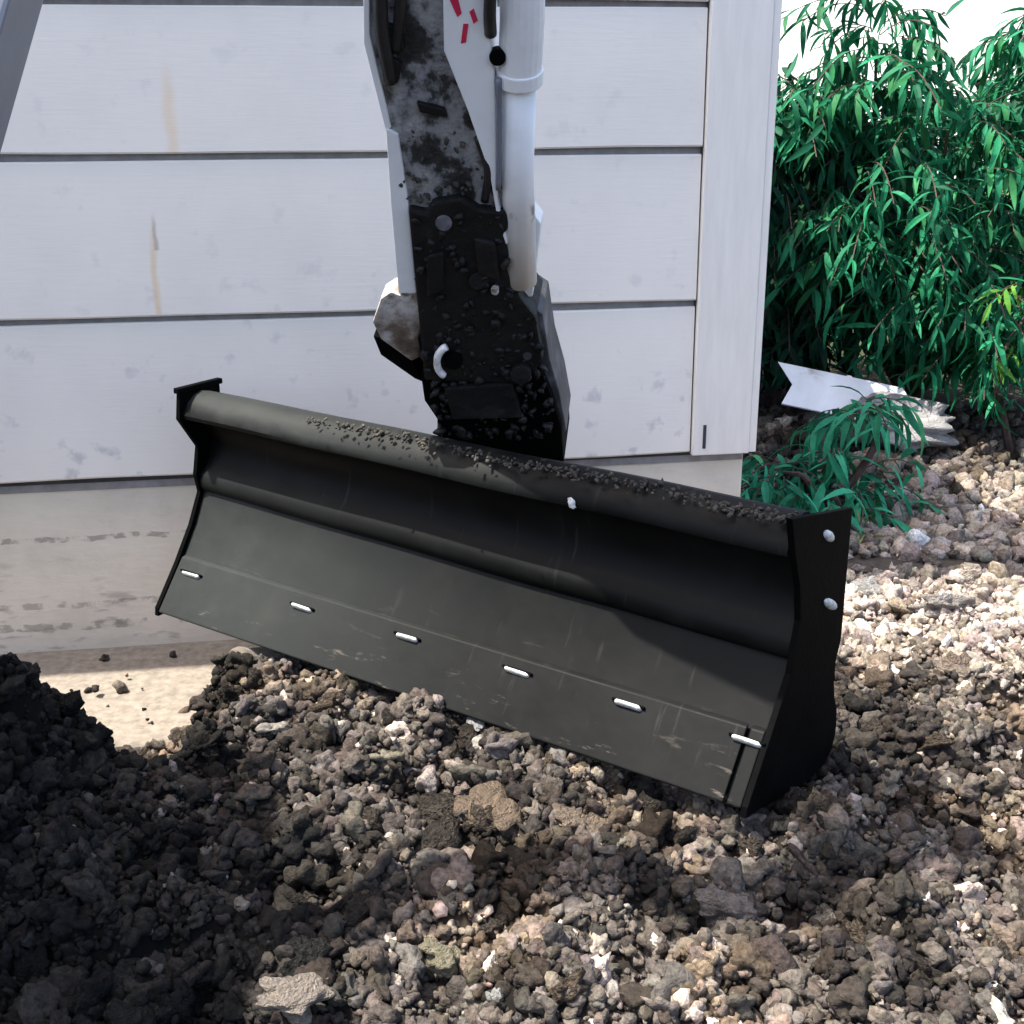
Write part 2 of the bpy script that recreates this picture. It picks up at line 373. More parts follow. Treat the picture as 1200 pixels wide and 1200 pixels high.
def scatter(x, y, r, shapes, faces, lift=.3):
    n = len(x); k = rng.integers(0, len(shapes), n); B = np.stack(shapes)[k]*r[:, None, None]
    W = np.einsum('nij,nvj->nvi', rand_rot(n), B)
    W[:, :, 0] += x[:, None]; W[:, :, 1] += y[:, None]; W[:, :, 2] += (height(x, y)+lift*r+rng.normal(size=n)*.006)[:, None]
    nv = B.shape[1]; Fs = (faces[None]+np.arange(n)[:, None, None]*nv).reshape(-1, 3)
    c = soil_col(x, y)
    t = rng.random(n); bright = np.where(t > .965, rng.uniform(2.0, 5.0, n), np.where(t < .25, rng.uniform(.35, .7, n), rng.uniform(.7, 1.45, n)))
    grey = rng.random((n, 1))*.5; lum = c.mean(1, keepdims=True)
    c = c*(1-grey)+lum*grey*np.array([[1.0, .985, .97]])
    c = np.clip(c*bright[:, None]*(1+rng.normal(size=(n, 3))*.025), .008, .72)
    return W.reshape(-1, 3), Fs, np.repeat(c, nv, 0)
def sample(n, x0, x1, y0, y1, p=None):
    x = rng.uniform(x0, x1, n); y = rng.uniform(y0, y1, n); k = wall_dist(x, y) > .05
    wob = (vnoise(x*4, y*4, 1)-.5)*.16
    onstrip = (x < -.47+wob*.5) & (y+wob*.4 > 2.53)
    k &= ~onstrip | (rng.random(n) < .008)
    k &= np.abs(x) < .43*y+.14
    k |= (y > W0.y+.3) & ((x-corner.x)*WD.x+(y-corner.y)*WD.y > .08)
    return x[k], y[k]
def pw(n, a, b, e=2.2):                          # power-law radii
    u = rng.random(n); return (a**(1-e)+u*(b**(1-e)-a**(1-e)))**(1/(1-e))
parts = []
x, y = sample(30000, -1.1, 1.6, 1.42, 3.2); parts.append(scatter(x, y, pw(len(x), .0058, .015), L1, I1[1], .5))
x, y = sample(6000, .3, 2.6, 3.2, 5.4); parts.append(scatter(x, y, pw(len(x), .010, .034), L1, I1[1]))
x, y = sample(42000, -1.1, 1.6, 1.42, 3.3); parts.append(scatter(x, y, pw(len(x), .0032, .0065, 1.6), L0, I0[1], .3))
x, y = sample(4300, -1.05, 1.5, 1.45, 3.3); parts.append(scatter(x, y, pw(len(x), .012, .025, 2.6), L2, I2[1], .45))
off = 0; VV, FF, CC = [], [], []
for v, f, c in parts: VV.append(v); FF.append(f+off); CC.append(c); off += len(v)
M_clod = tint_mat('clod', .95, .12, 110, .5, 1.5, 1.0, .006)
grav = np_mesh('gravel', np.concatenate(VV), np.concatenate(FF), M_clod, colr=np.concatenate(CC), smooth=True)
tag(grav, 'loose gravel and broken soil covering the heap below the blade', 'gravel', kind='stuff')
# larger loose clods, one object each
def clod_mesh(seed, base=I3, rough=.38, soft=True):
    rg = np.random.default_rng(seed); v = lump(base, rg, .45) if soft else rock(base, rg, rough)
    v = v*(1+.06*np.sin(v@rg.normal(size=3)*9)[:, None]+.05*np.sin(v@rg.normal(size=3)*14)[:, None])
    me = bpy.data.meshes.new('clod'); me.from_pydata(v.tolist(), [], base[1].tolist()); me.polygons.foreach_set('use_smooth', [True]*len(me.polygons))
    return me
M_soilclod = tint_mat('soil clod', .95, .15, 3.2, .45, 1.5, .9, .25, rand=[(0, (.03, .026, .022)), (.4, (.06, .05, .04)), (.7, (.09, .074, .058)), (.9, (.14, .105, .075)), (1, (.22, .19, .155))])
M_darkclod = tint_mat('shaded topsoil', .95, .15, 3.2, .5, 1.5, .9, .25, rand=[(0, (.010, .010, .010)), (.6, (.019, .019, .018)), (1, (.035, .033, .03))])  # near-black range carries the shade painted onto the left mound
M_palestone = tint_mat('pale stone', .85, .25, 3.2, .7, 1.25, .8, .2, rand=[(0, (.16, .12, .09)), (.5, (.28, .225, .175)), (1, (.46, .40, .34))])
cm = {m.name: [clod_mesh(40+s+17*j, I2, soft=j < 2) for s in range(6)] for j, m in enumerate((M_soilclod, M_darkclod, M_palestone))}
for m in (M_soilclod, M_darkclod, M_palestone):
    for me in cm[m.name]: me.materials.append(m)
cnt = 0
while cnt < 190:
    x = rnd.uniform(-1.0, 1.7); y = rnd.uniform(1.5, 3.6)
    if wall_dist(x, y) < .12 and x < corner.x+.1: continue
    if x < -.42 and y > 2.5: continue
    pale, dark, tan = (float(q[0]) for q in soil_kind([x], [y]))
    m = M_palestone if pale > .5 else M_darkclod if dark > .45 else M_soilclod
    lab, grp, ct = {'pale stone': ('pale angular stone lying in the light gravel bank right of the blade', 'pale stones on the gravel bank', 'stone'),
                'shaded topsoil': ('dark shaded soil clod lying on the shade-darkened mound at the lower left', 'dark clods on the left mound', 'clod'),
                'soil clod': ('brown grey soil clod lying loose on the rubble heap below the blade', 'clods on the rubble heap', 'clod')}[m.name]
    o = link('stone' if ct == 'stone' else 'soil_clod', rnd.choice(cm[m.name])); r = rnd.uniform(.017, .036)*(1.15 if dark > .45 else 1)
    o.location = (x, y, float(height([x], [y])[0])+r*.35); o.scale = (r*rnd.uniform(.8, 1.3), r, r*rnd.uniform(.7, 1)); o.rotation_euler = [rnd.uniform(0, 6.3) for _ in range(3)]
    tag(o, lab, ct, grp); cnt += 1
def special(name, px, py, rpx, colr, label, cat, sq=(1, 1, .7), seed=1):
    z = .12
    for _ in range(8):
        d = P(px, py, 1)-Vector((0, 0, CAM_Z)); t = (z-CAM_Z)/d.z; p = Vector((0, 0, CAM_Z))+d*t; z = float(height([p.x], [p.y])[0])+rpx/FPX*1.0
    r = .68*rpx/FPX*(p-cam_o.location).length
    colr = tuple(q*.62 for q in colr)
    m = mottled(name+' surface', [(.25, tuple(q*.45 for q in colr)), (.5, colr), (.75, tuple(min(q*1.25, .75) for q in colr))], 2.2, .9, .8, .2, bscale=5)
    o = link(name, clod_mesh(seed, I3, .42), m); o.location = p; o.scale = (r*sq[0], r*sq[1], r*sq[2]); o.rotation_euler = (.2, .1, rnd.uniform(0, 6))
    tag(o, label, cat)
special('tan_clod', 590, 955, 42, (.30, .215, .14), 'tan crumbly clod below the middle of the blade', 'clod', (1.3, 1, .6), 3)
special('tan_clod', 690, 965, 40, (.30, .22, .15), 'second tan clod right of the crumbly tan one below the blade', 'clod', (1.2, 1, .7), 4)
special('yellow_stone', 515, 1118, 30, (.40, .35, .22), 'yellowish rounded stone near the bottom edge of the heap', 'stone', (1.2, 1, .8), 5)
special('pale_slab', 345, 1172, 44, (.48, .40, .32), 'pale flat slab of broken soil at the bottom of the heap', 'clod', (.85, .75, .5), 6)
special('white_pebble', 580, 1172, 14, (.70, .70, .64), 'white pebble at the very bottom of the heap', 'stone', (.8, .8, 1.3), 7)
special('white_pebble', 556, 848, 13, (.70, .68, .66), 'white pebble just under the lower edge of the blade', 'stone', (1.3, .8, .6), 8)
special('cream_stone', 1046, 918, 22, (.62, .52, .38), 'cream stone right of the black end plate of the blade', 'stone', (1, 1, .8), 9)
special('pale_clod', 850, 1065, 44, (.34, .29, .25), 'big pale lumpy clod above the dark hollow at lower right', 'clod', (1.0, .8, .65), 10)
special('white_stone', 1020, 690, 20, (.70, .67, .62), 'white stone in bright gravel beside the end plate', 'stone', (1.2, 1, .7), 12)
special('round_stone', 1110, 712, 30, (.56, .50, .44), 'rounded buff stone in the bright gravel right of the blade', 'stone', (1.2, 1, .8), 13)
# ------------------------------------------------------------------ the grading blade
BL = Vector((-.767, 2.7525, .2327)); BR = Vector((.3878, 1.9344, .2279)); LB = (BR-BL).length
bu = (BR-BL).normalized(); bw = Vector((0, 0, 1)).cross(bu); bw = -bw if bw.y > 0 else bw; bw.normalize(); bv = Vector((0, 0, 1))
bv = (bv-bu*bv.dot(bu)).normalized()
BM = Matrix(((bu.x, bw.x, bv.x, BL.x), (bu.y, bw.y, bv.y, BL.y), (bu.z, bw.z, bv.z, BL.z), (0, 0, 0, 1)))
blade = empty('grading_blade'); blade.matrix_world = BM   # local: x along blade, y forward, z up
tag(blade, 'black curved steel grading blade hanging from the arm over the rubble', 'blade')
def blade_mat():
    m, N, L, b = newmat('black blade paint')
    tc = N.new('ShaderNodeTexCoord'); v = tc.outputs['Object']
    n = noise(N, L, v, 7, 8, .65); r = ramp(N, [(.3, (.002, .0021, .0021)), (.55, (.0035, .0038, .0036)), (.8, (.009, .0095, .009))]); L.new(n.outputs[0], r.inputs[0])
    mp = N.new('ShaderNodeMapping'); mp.inputs['Scale'].default_value = (60, 8, 5); L.new(v, mp.inputs[0])
    n2 = noise(N, L, mp.outputs[0], 1, 4, .6); r2 = ramp(N, [(.62, (0, 0, 0)), (.72, (.5, .5, .5))]); L.new(n2.outputs[0], r2.inputs[0])
    mx = N.new('ShaderNodeMix'); mx.data_type = 'RGBA'; L.new(r2.outputs[0], mx.inputs['Factor']); L.new(r.outputs[0], mx.inputs['A']); mx.inputs['B'].default_value = (.03, .03, .028, 1)
    sx = N.new('ShaderNodeSeparateXYZ'); L.new(v, sx.inputs[0])
    wv = N.new('ShaderNodeMath'); wv.operation = 'MULTIPLY_ADD'; L.new(n.outputs[0], wv.inputs[0]); wv.inputs[1].default_value = .05; L.new(sx.outputs['Z'], wv.inputs[2])
    wv2 = N.new('ShaderNodeMath'); wv2.operation = 'MULTIPLY_ADD'; L.new(sx.outputs['X'], wv2.inputs[0]); wv2.inputs[1].default_value = .06; L.new(wv.outputs[0], wv2.inputs[2])
    zr = ramp(N, [(.20, (1, 1, 1)), (.28, (.45, .45, .45)), (.33, (0, 0, 0)), (.44, (0, 0, 0)), (.465, (1, 1, 1))]); L.new(wv2.outputs[0], zr.inputs[0])  # black band paints the shade under the lip, sinking towards the right
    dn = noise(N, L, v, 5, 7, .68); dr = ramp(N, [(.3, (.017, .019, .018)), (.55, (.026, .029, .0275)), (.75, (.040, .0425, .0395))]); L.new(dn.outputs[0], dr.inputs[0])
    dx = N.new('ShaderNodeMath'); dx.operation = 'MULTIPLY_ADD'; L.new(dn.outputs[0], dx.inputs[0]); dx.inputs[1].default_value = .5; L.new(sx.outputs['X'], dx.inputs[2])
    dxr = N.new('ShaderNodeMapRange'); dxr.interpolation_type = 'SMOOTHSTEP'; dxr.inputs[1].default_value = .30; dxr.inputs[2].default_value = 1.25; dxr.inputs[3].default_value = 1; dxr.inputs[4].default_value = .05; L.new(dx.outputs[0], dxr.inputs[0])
    dust_sheen = N.new('ShaderNodeMath'); dust_sheen.operation = 'MULTIPLY'; L.new(zr.outputs[0], dust_sheen.inputs[0]); L.new(dxr.outputs[0], dust_sheen.inputs[1])   # dust tone, with the reflection's fade to the right painted in
    m2 = N.new('ShaderNodeMix'); m2.data_type = 'RGBA'; L.new(dust_sheen.outputs[0], m2.inputs['Factor']); L.new(mx.outputs['Result'], m2.inputs['A']); L.new(dr.outputs[0], m2.inputs['B'])
    sc_n = N.new('ShaderNodeMapping'); sc_n.inputs['Scale'].default_value = (3, 14, 14); sc_n.inputs['Rotation'].default_value = (0, .3, 0); L.new(v, sc_n.inputs[0])
    s1 = noise(N, L, sc_n.outputs[0], 3.5, 8, .75); s2 = ramp(N, [(.60, (0, 0, 0)), (.66, (1, 1, 1))]); L.new(s1.outputs[0], s2.inputs[0])
    ez = ramp(N, [(.015, (1, 1, 1)), (.05, (.25, .25, .25)), (.12, (.10, .10, .10)), (.16, (0, 0, 0))]); L.new(sx.outputs['Z'], ez.inputs[0])
    m3 = N.new('ShaderNodeMath'); m3.operation = 'MULTIPLY'; L.new(s2.outputs[0], m3.inputs[0]); L.new(ez.outputs[0], m3.inputs[1])
    m4 = N.new('ShaderNodeMix'); m4.data_type = 'RGBA'; L.new(m3.outputs[0], m4.inputs['Factor']); L.new(m2.outputs['Result'], m4.inputs['A']); m4.inputs['B'].default_value = (.09, .078, .064, 1)
    L.new(m4.outputs['Result'], b.inputs['Base Color']); b.inputs['Specular IOR Level'].default_value = .12
    rr = ramp(N, [(.3, (.42,)*3), (.7, (.62,)*3)]); L.new(n.outputs[0], rr.inputs[0]); L.new(rr.outputs[0], b.inputs['Roughness'])
    n3 = noise(N, L, v, 4, 4); bump(N, L, b, n3.outputs[0], .15, .02)
    return m
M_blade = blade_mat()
M_black = mottled('black steel', [(.3, (.0012, .0012, .0013)), (.7, (.003, .003, .0032))], 12, .65, .3, .003, spec=.03)
M_bolt = mottled('polished bolt', [(.3, (.30, .29, .27)), (.5, (.52, .55, .53)), (.7, (.72, .72, .70))], 90, .45, .4, .002, metal=.2, detail=3)
front = [(.0, .0), (.085, -.061), (.16, -.108), (.228, -.140), (.233, -.135), (.242, -.1305), (.254, -.1295), (.268, -.134), (.285, -.152), (.310, -.166), (.34, -.168),
         (.366, -.158), (.388, -.142), (.399, -.120), (.397, -.104), (.400, -.097), (.408, -.0955), (.419, -.102), (.432, -.112), (.446, -.130), (.4525, -.150), (.448, -.172), (.438, -.182)]
def sheet(pts, t):
    back = []
    for k, (v, ww) in enumerate(pts):
        a = Vector(pts[max(k-1, 0)]); b = Vector(pts[min(k+1, len(pts)-1)]); d = (b-a).normalized()
        back.append((v+d.y*t, ww-d.x*t))
    return back
def extrude_profile(bm, prof, x0, x1, nseg=1, wav=0):
    rings = []
    for k in range(nseg+1):
        x = x0+(x1-x0)*k/nseg
        rings.append([bm.verts.new((x, ww, v)) for v, ww in prof])
    n = len(prof)
    for A, B in zip(rings, rings[1:]):
        for k in range(n): bm.faces.new((A[k], A[(k+1) % n], B[(k+1) % n], B[k]))
    bm.faces.new(rings[0][::-1]); bm.faces.new(rings[-1])
bm = bmesh.new(); extrude_profile(bm, front+sheet(front, .010)[::-1], .012, LB-.012, 24)
rw = random.Random(3)
bm.verts.ensure_lookup_table()
for v in bm.verts:
    v.co.z -= .034*(v.co.x/LB)*max(0, 1-abs(v.co.z-.245)/.2)
    if v.co.z > .2: v.co.y += .0016*math.sin(v.co.x*9+1)*(v.co.z/.45); v.co.z += .0010*math.sin(v.co.x*13)
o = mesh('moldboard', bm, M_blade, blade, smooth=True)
md = o.modifiers.new('edge', 'EDGE_SPLIT'); md.split_angle = math.radians(40)
edge = [(-.008, .016), (-.004, .006+.012), (.098, -.058), (.101, -.068), (.001, .0015)]
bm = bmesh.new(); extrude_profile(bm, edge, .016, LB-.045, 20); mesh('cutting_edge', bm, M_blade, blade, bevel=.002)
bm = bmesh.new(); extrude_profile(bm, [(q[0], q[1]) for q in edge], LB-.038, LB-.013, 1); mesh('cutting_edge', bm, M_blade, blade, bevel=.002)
pT = [(.463, -.076), (.40, -.098), (.33, -.128), (.269, -.140), (.182, -.118), (.085, -.046), (.0, .018), (-.018, .022)]
def plate(x0, x1, back, top=None):
    pts = (top or pT)+(top and [(-.016, -.03), (-.014, back+.05), (.0, back+.01)] or [(-.026, -.03), (-.042, -.10), (-.068, back+.09), (-.066, back+.03), (-.050, back), (-.025, back-.012)])+[(-.0, back-.014), (.03, back-.008), (.06, back+.008), (.09, back+.016), (.135, back+.016), (.155, back+.006), (.17, back), (.455 if top else .412, back)]
    bm = bmesh.new(); prism(bm, [Vector((x0, ww, v)) for v, ww in pts], [Vector((x1, ww, v)) for v, ww in pts]); return bm
mesh('end_plate', plate(0, .0115, -.205, [(.455, -.092), (.40, -.085), (.33, -.132), (.269, -.120), (.228, -.128), (.16, -.096), (.085, -.048), (.0, .014), (-.018, .016)]), M_black, blade, bevel=.0015)
mesh('end_plate', plate(LB-.0115, LB, -.33), M_black, blade, bevel=.0015)
bm = bmesh.new(); prism(bm, [Vector((-.002, -.086, .4555)), Vector((-.002, -.212, .4555)), Vector((-.002, -.212, .4675)), Vector((-.002, -.086, .4675))], [Vector((.014, -.086, .4555)), Vector((.014, -.212, .4555)), Vector((.014, -.212, .4675)), Vector((.014, -.086, .4675))])
mesh('plate_flange', bm, M_black, blade, bevel=.002)
BINV = BM.inverted()
def on_blade(px, py, v0, w0, dvdw):
    """blade-local point on the plane of the lower panel seen at a photo pixel"""
    o = BINV @ Vector((0, 0, CAM_Z)); d = (BINV @ P(px, py, 1))-o
    n = Vector((0, dvdw[0], -dvdw[1])); t = (Vector((0, w0, v0))-o).dot(n)/d.dot(n); return o+d*t
for (px, py) in ((225, 673), (355, 712), (478, 747), (607, 787), (737, 826), (876, 868)):
    p = on_blade(px, py, .098, -.058, (.102, -.0715))
    bm = bmesh.new(); bmesh.ops.create_uvsphere(bm, u_segments=16, v_segments=8, radius=1)
    for v in bm.verts:
        s = 1 if v.co.x > 0 else -1
        v.co = Vector((v.co.x*.008+s*.019*(abs(v.co.x) > .05), v.co.y*.0045, v.co.z*.0075+.002*math.sin(v.co.x*2+px)))
    sb = bmesh.new(); box(sb, (-.033, -.004, -.010), (.033, .0008, .009)); sq = mesh('bolt_shadow', sb, M_black, blade, bevel=.003); sq.location = (max(p.x, .05), p.y, p.z-.002); sq.rotation_euler = (math.radians(-35), 0, 0)  # black seat painting a shadow under each bolt
    q = mesh('edge_bolt', bm, M_bolt, blade, smooth=True); q.location = (max(p.x, .05), p.y+.003, p.z); q.rotation_euler = (math.radians(-35), 0, 0)
def mud(parent, spots, r0, r1, mat, name='mud'):
    VV, FF, off = [], [], 0
    for p in spots:
        b = L0[rng.integers(0, 18)]*rng.uniform(r0, r1)*np.array([1, 1, .7]); b = b@rand_rot(1)[0].T
        VV.append(b+np.array(p)); FF.append(I0[1]+off); off += len(b)
    o = np_mesh(name, np.concatenate(VV), np.concatenate(FF), mat, parent, smooth=True); tag(o, kind='stuff'); return o
M_mud = mottled('dried mud', [(.3, (.02, .018, .015)), (.55, (.05, .043, .034)), (.75, (.11, .092, .072))], 30, .95, .6, .004)
sp = []
for _ in range(520):
    x = (LB-.02)*(1-rng.random()**1.5*.75); sp.append((x, -.118+rng.normal()*.016+.004*math.sin(x*9+1), .4455+.0025*math.sin(x*13)+abs(rng.normal())*.004))
mud(blade, sp, .0015, .006, M_mud)
peb = link('pebble', clod_mesh(91, I2, .2), M_bolt, blade); peb.location = (1.0, -.092, .402); peb.scale = (.008, .007, .009)
def plate_bolt(px, py, rx, rz):
    o = BINV @ Vector((0, 0, CAM_Z)); d = (BINV @ P(px, py, 1))-o; t = (LB-o.x)/d.x; p = o+d*t
    bm = bmesh.new(); bmesh.ops.create_uvsphere(bm, u_segments=12, v_segments=6, radius=1)
    for v in bm.verts: v.co = Vector((v.co.x*.006, v.co.y*rx, v.co.z*rz))
    q = mesh('plate_bolt', bm, M_bolt, blade, smooth=True); q.location = p; q.rotation_euler = (.5, 0, 0)
plate_bolt(971, 628, .026, .009); plate_bolt(973, 708, .034, .009)
# ------------------------------------------------------------------ the excavator
exc = empty('excavator', (-2.2, 1.5, 0))
tag(exc, 'small excavator reaching its grimy white arm down in front of the wall', 'excavator')
def xp(name, bm, mat, smooth=False, bevel=0):
    o = mesh(name, bm, mat, None, smooth, bevel); o.parent = exc; o.matrix_parent_inverse = Matrix.Translation((2.2, -1.5, 0)); return o
M_white = mottled('worn white paint', [(.24, (.28, .26, .23)), (.33, (.74, .735, .73)), (.55, (.83, .825, .82)), (.8, (.86, .855, .85))], 11, .4, .1, .002)
M_grime = mottled('grimy steel', [(.34, (.006, .006, .006)), (.44, (.03, .03, .03)), (.49, (.20, .20, .205)), (.58, (.30, .295, .29)), (.66, (.07, .065, .06)), (.75, (.01, .01, .01))], 14, .6, .6, .012, stretch=(1, 1, .7), bscale=40)
M_oily = mottled('oily black steel', [(.3, (.003, .003, .003)), (.58, (.008, .008, .008)), (.74, (.03, .028, .024)), (.87, (.09, .08, .06))], 13, .6, .5, .008, bscale=45, spec=.3)
M_rust = mottled('muddy link steel', [(.3, (.03, .022, .016)), (.45, (.15, .11, .08)), (.58, (.5, .47, .44)), (.8, (.72, .7, .68))], 12, .6, .5, .008)
M_hose = mottled('dark gap', [(.3, (.008, .008, .009)), (.7, (.02, .02, .022))], 30, .45, .2, .002)
M_dull = mottled('muddy side plate', [(.3, (.02, .02, .02)), (.5, (.05, .048, .052)), (.68, (.16, .155, .175))], 12, .6, .4, .005)
M_red = mottled('red decal', [(.3, (.50, .015, .06)), (.7, (.65, .03, .09))], 20, .4, 0)
M_slate = mottled('slate blue paint', [(.3, (.13, .14, .17)), (.7, (.19, .20, .24))], 5, .4, .1, .003)
def ad(py): return 1/(.5-.000237*py)                       # arm depth grows towards its lower end
def slab(poly, d0=0.0, th=.10, shrink=1.0):
    bm = bmesh.new(); f = [P(x, y, ad(y)+d0) for x, y in poly]
    k = Vector((.10, .93, .30)).normalized()*th
    prism(bm, f, [p+k for p in f]); return bm
def pt(px, py, d0=0.0): return P(px, py, ad(py)+d0)
xp('arm_beam', slab([(424, -560), (512, -560), (519, 0), (575, 130), (592, 210), (604, 300), (478, 300), (474, 230), (455, 150), (430, 40)], 0, .13), M_grime, bevel=.006)
xp('arm_side_plate', slab([(452, 150), (466, 158), (478, 235), (488, 344), (467, 344), (458, 240)], -.008, .14), M_white, bevel=.002)
xp('arm_side_plate', slab([(418, -560), (430, -560), (433, 40), (458, 150), (452, 154), (426, 50)], -.006, .13), M_white, bevel=.002)
xp('arm_cheek', slab([(508, -560), (572, -560), (574, 40), (580, 100), (583, 235), (596, 285), (588, 290), (574, 205), (548, 130), (520, 60)], -.022, .10), M_white, bevel=.003)
bm = bmesh.new(); tube(bm, [pt(616, -500, .0), pt(612, 20), pt(609, 88)], .0335, 20); tube(bm, [pt(609, 80), pt(609, 96)], .0365, 20); xp('cylinder_barrel', bm, M_white, smooth=False, bevel=.002)
bm = bmesh.new(); tube(bm, [pt(608, 92), pt(606, 200), pt(611, 330)], .027, 16); xp('cylinder_rod', bm, M_white, smooth=True)
xp('rod_guard', slab([(588, 100), (598, 96), (602, 220), (634, 262), (624, 348), (600, 348), (594, 270), (586, 232)], .02, .05), M_white, bevel=.003)
bm = bmesh.new(); tube(bm, spline([pt(580, -260, -.035), pt(578, -60, -.036), pt(574, 10, -.034), pt(575, 40, -.02)]), .0095, 10); xp('hydraulic_hose', bm, M_hose, smooth=True)  # black tube added in place of the dark gap between the plates
bm = bmesh.new(); tube(bm, spline([pt(584, 92, -.026), pt(585, 150, -.026), pt(584, 222, -.026)]), .0045, 8); xp('slot_line', bm, M_slate, smooth=True)  # thin tube added to draw the dark slot between the plates
def disc(px, py, r, d0, mat, name='pin', depth=.02):
    bm = bmesh.new(); a = pt(px, py, d0); tube(bm, [a, a+Vector((0, depth, depth*.3))], r, 20); return xp(name, bm, mat, bevel=.0015)
disc(583, 68, .0125, -.03, M_black, 'pin')
for (a, b, c2, r) in (((452, -300), (446, 0), (458, 96), .0105), ((474, -300), (470, -20), (463, 60), .0085), ((560, 160), (572, 200), (568, 235), .007)):
    bm = bmesh.new(); tube(bm, spline([pt(*a, -.006), pt(*b, -.016), pt(*c2, -.004)]), r, 10); xp('hydraulic_hose', bm, M_hose, smooth=True)
for q in ([(447, 26), (470, 34), (474, 58), (452, 52)], [(455, 66), (470, 74), (466, 98), (452, 94)], [(488, 120), (520, 128), (524, 138), (492, 132)]):
    xp('hose_clamp', slab(q, -.012, .02), M_oily, bevel=.002)
for k, q in enumerate(([(527, 0), (535, -8), (541, 16), (536, 20)], [(550, 14), (555, 10), (560, 24), (555, 28)], [(543, 28), (549, 28), (546, 50), (540, 51)], [(525, -60), (532, -60), (536, -22), (529, -20)], [(548, -60), (556, -60), (552, -10), (546, -12)])):
    xp('decal', slab(q, -.0235, .0012), M_red)
# quick coupler and blade bracket
xp('quick_coupler', slab([(478, 245), (500, 250), (505, 238), (540, 232), (560, 245), (592, 248), (602, 262), (590, 275), (598, 300), (590, 310), (612, 352), (628, 372), (636, 420), (618, 452), (497, 446), (488, 350)], -.024, .15), M_oily, bevel=.006)
xp('blade_bracket', slab([(492, 436), (630, 425), (646, 462), (658, 500), (661, 545), (512, 522), (512, 492), (497, 470)], -.012, .17), M_black, bevel=.006)
xp('bracket_cheek', slab([(612, 352), (636, 368), (644, 420), (656, 462), (664, 505), (658, 508), (640, 450), (626, 400)], .01, .13), M_dull, bevel=.003)
xp('bucket_link', slab([(436, 378), (446, 350), (458, 342), (478, 350), (500, 332), (506, 345), (502, 372), (490, 396), (494, 418), (482, 424), (446, 398)], -.01, .06), M_rust, bevel=.006)
xp('link_underside', slab([(437, 394), (448, 396), (484, 424), (496, 448), (486, 444), (446, 416)], -.004, .09), M_black, bevel=.003)
def ring(px, py, rpx, a0, a1, r, mat, name, d0=-.04):
    bm = bmesh.new(); tube(bm, [pt(px+rpx*math.cos(math.radians(a)), py+rpx*1.1*math.sin(math.radians(a)), d0) for a in np.linspace(a0, a1, 14)], r, 8); xp(name, bm, mat, smooth=True)
ring(529, 424, 17, 120, 250, .007, M_white, 'pin_collar')
disc(531, 424, .017, -.04, M_black); disc(610, 440, .019, -.05, M_oily); disc(560, 330, .016, -.035, M_oily)
disc(580, 342, .007, -.045, M_rust); disc(618, 418, .008, -.03, M_dull); disc(618, 443, .008, -.03, M_dull); disc(520, 262, .014, -.03, M_dull)
for q in ([(500, 300), (520, 296), (520, 340), (500, 350)], [(555, 280), (580, 285), (586, 330), (560, 322)], [(520, 455), (600, 450), (612, 490), (530, 492)]):
    xp('rib_plate', slab(q, -.036, .03), M_oily, bevel=.004)
def inside(x, y, poly):
    c = False
    for (x1, y1), (x2, y2) in zip(poly, poly[1:]+poly[:1]):
        if (y1 > y) != (y2 > y) and x < (x2-x1)*(y-y1)/(y2-y1)+x1: c = not c
    return c
ms = []
while len(ms) < 420:
    a_, b_ = rng.uniform(480, 655), rng.uniform(248, 518)
    if inside(a_, b_, [(482, 250), (588, 254), (596, 310), (630, 380), (652, 515), (516, 510), (498, 450)]): ms.append(pt(a_, b_, -.018+rng.normal()*.006))
mo = mud(None, ms, .003, .012, M_oily); mo.parent = exc; mo.matrix_parent_inverse = Matrix.Translation((2.2, -1.5, 0))
ms = [pt(rng.uniform(470, 590), rng.uniform(150, 260), -.006) for _ in range(70)]
mo = mud(None, ms, .002, .007, M_mud); mo.parent = exc; mo.matrix_parent_inverse = Matrix.Translation((2.2, -1.5, 0))
# boom, slewing body and tracks standing to the left
bA, bB, bC, bD = P(-215, 700, 1.70), P(14, -125, 1.60), Vector((-.50, 1.66, 2.06)), P(470, -540, 1.61)
def beam(pts, wds, dps):
    bm = bmesh.new(); rings = []
    for k, p in enumerate(pts):
        wd, dp = wds[k], dps[k]
        t = (pts[min(k+1, len(pts)-1)]-pts[max(k-1, 0)]).normalized(); a = t.cross(Vector((0, 1, 0))).normalized(); b = t.cross(a).normalized()
        rings.append([bm.verts.new(p+a*sx*wd/2+b*sy*dp/2) for sx, sy in ((-1, -1), (1, -1), (1, 1), (-1, 1))])
    for A, B in zip(rings, rings[1:]):
        for k in range(4): bm.faces.new((A[k], A[(k+1) % 4], B[(k+1) % 4], B[k]))
    bm.faces.new(rings[0][::-1]); bm.faces.new(rings[-1]); return bm
xp('boom', beam([bA, bA.lerp(bB, .98), bC, bD], (.10, .10, .12, .13), (.12, .12, .13, .14)), M_slate, bevel=.006)
e = (bB-bA).normalized(); sh = Vector((-.09, 0, .02))
bm = bmesh.new(); tube(bm, [bA+sh, bB+sh], .034, 14); xp('boom_cylinder', bm, M_black, smooth=True)
bm = bmesh.new(); box(bm, (-2.8, .75, .55), (-1.62, 1.95, 1.0)); xp('body', bm, M_white, bevel=.06)
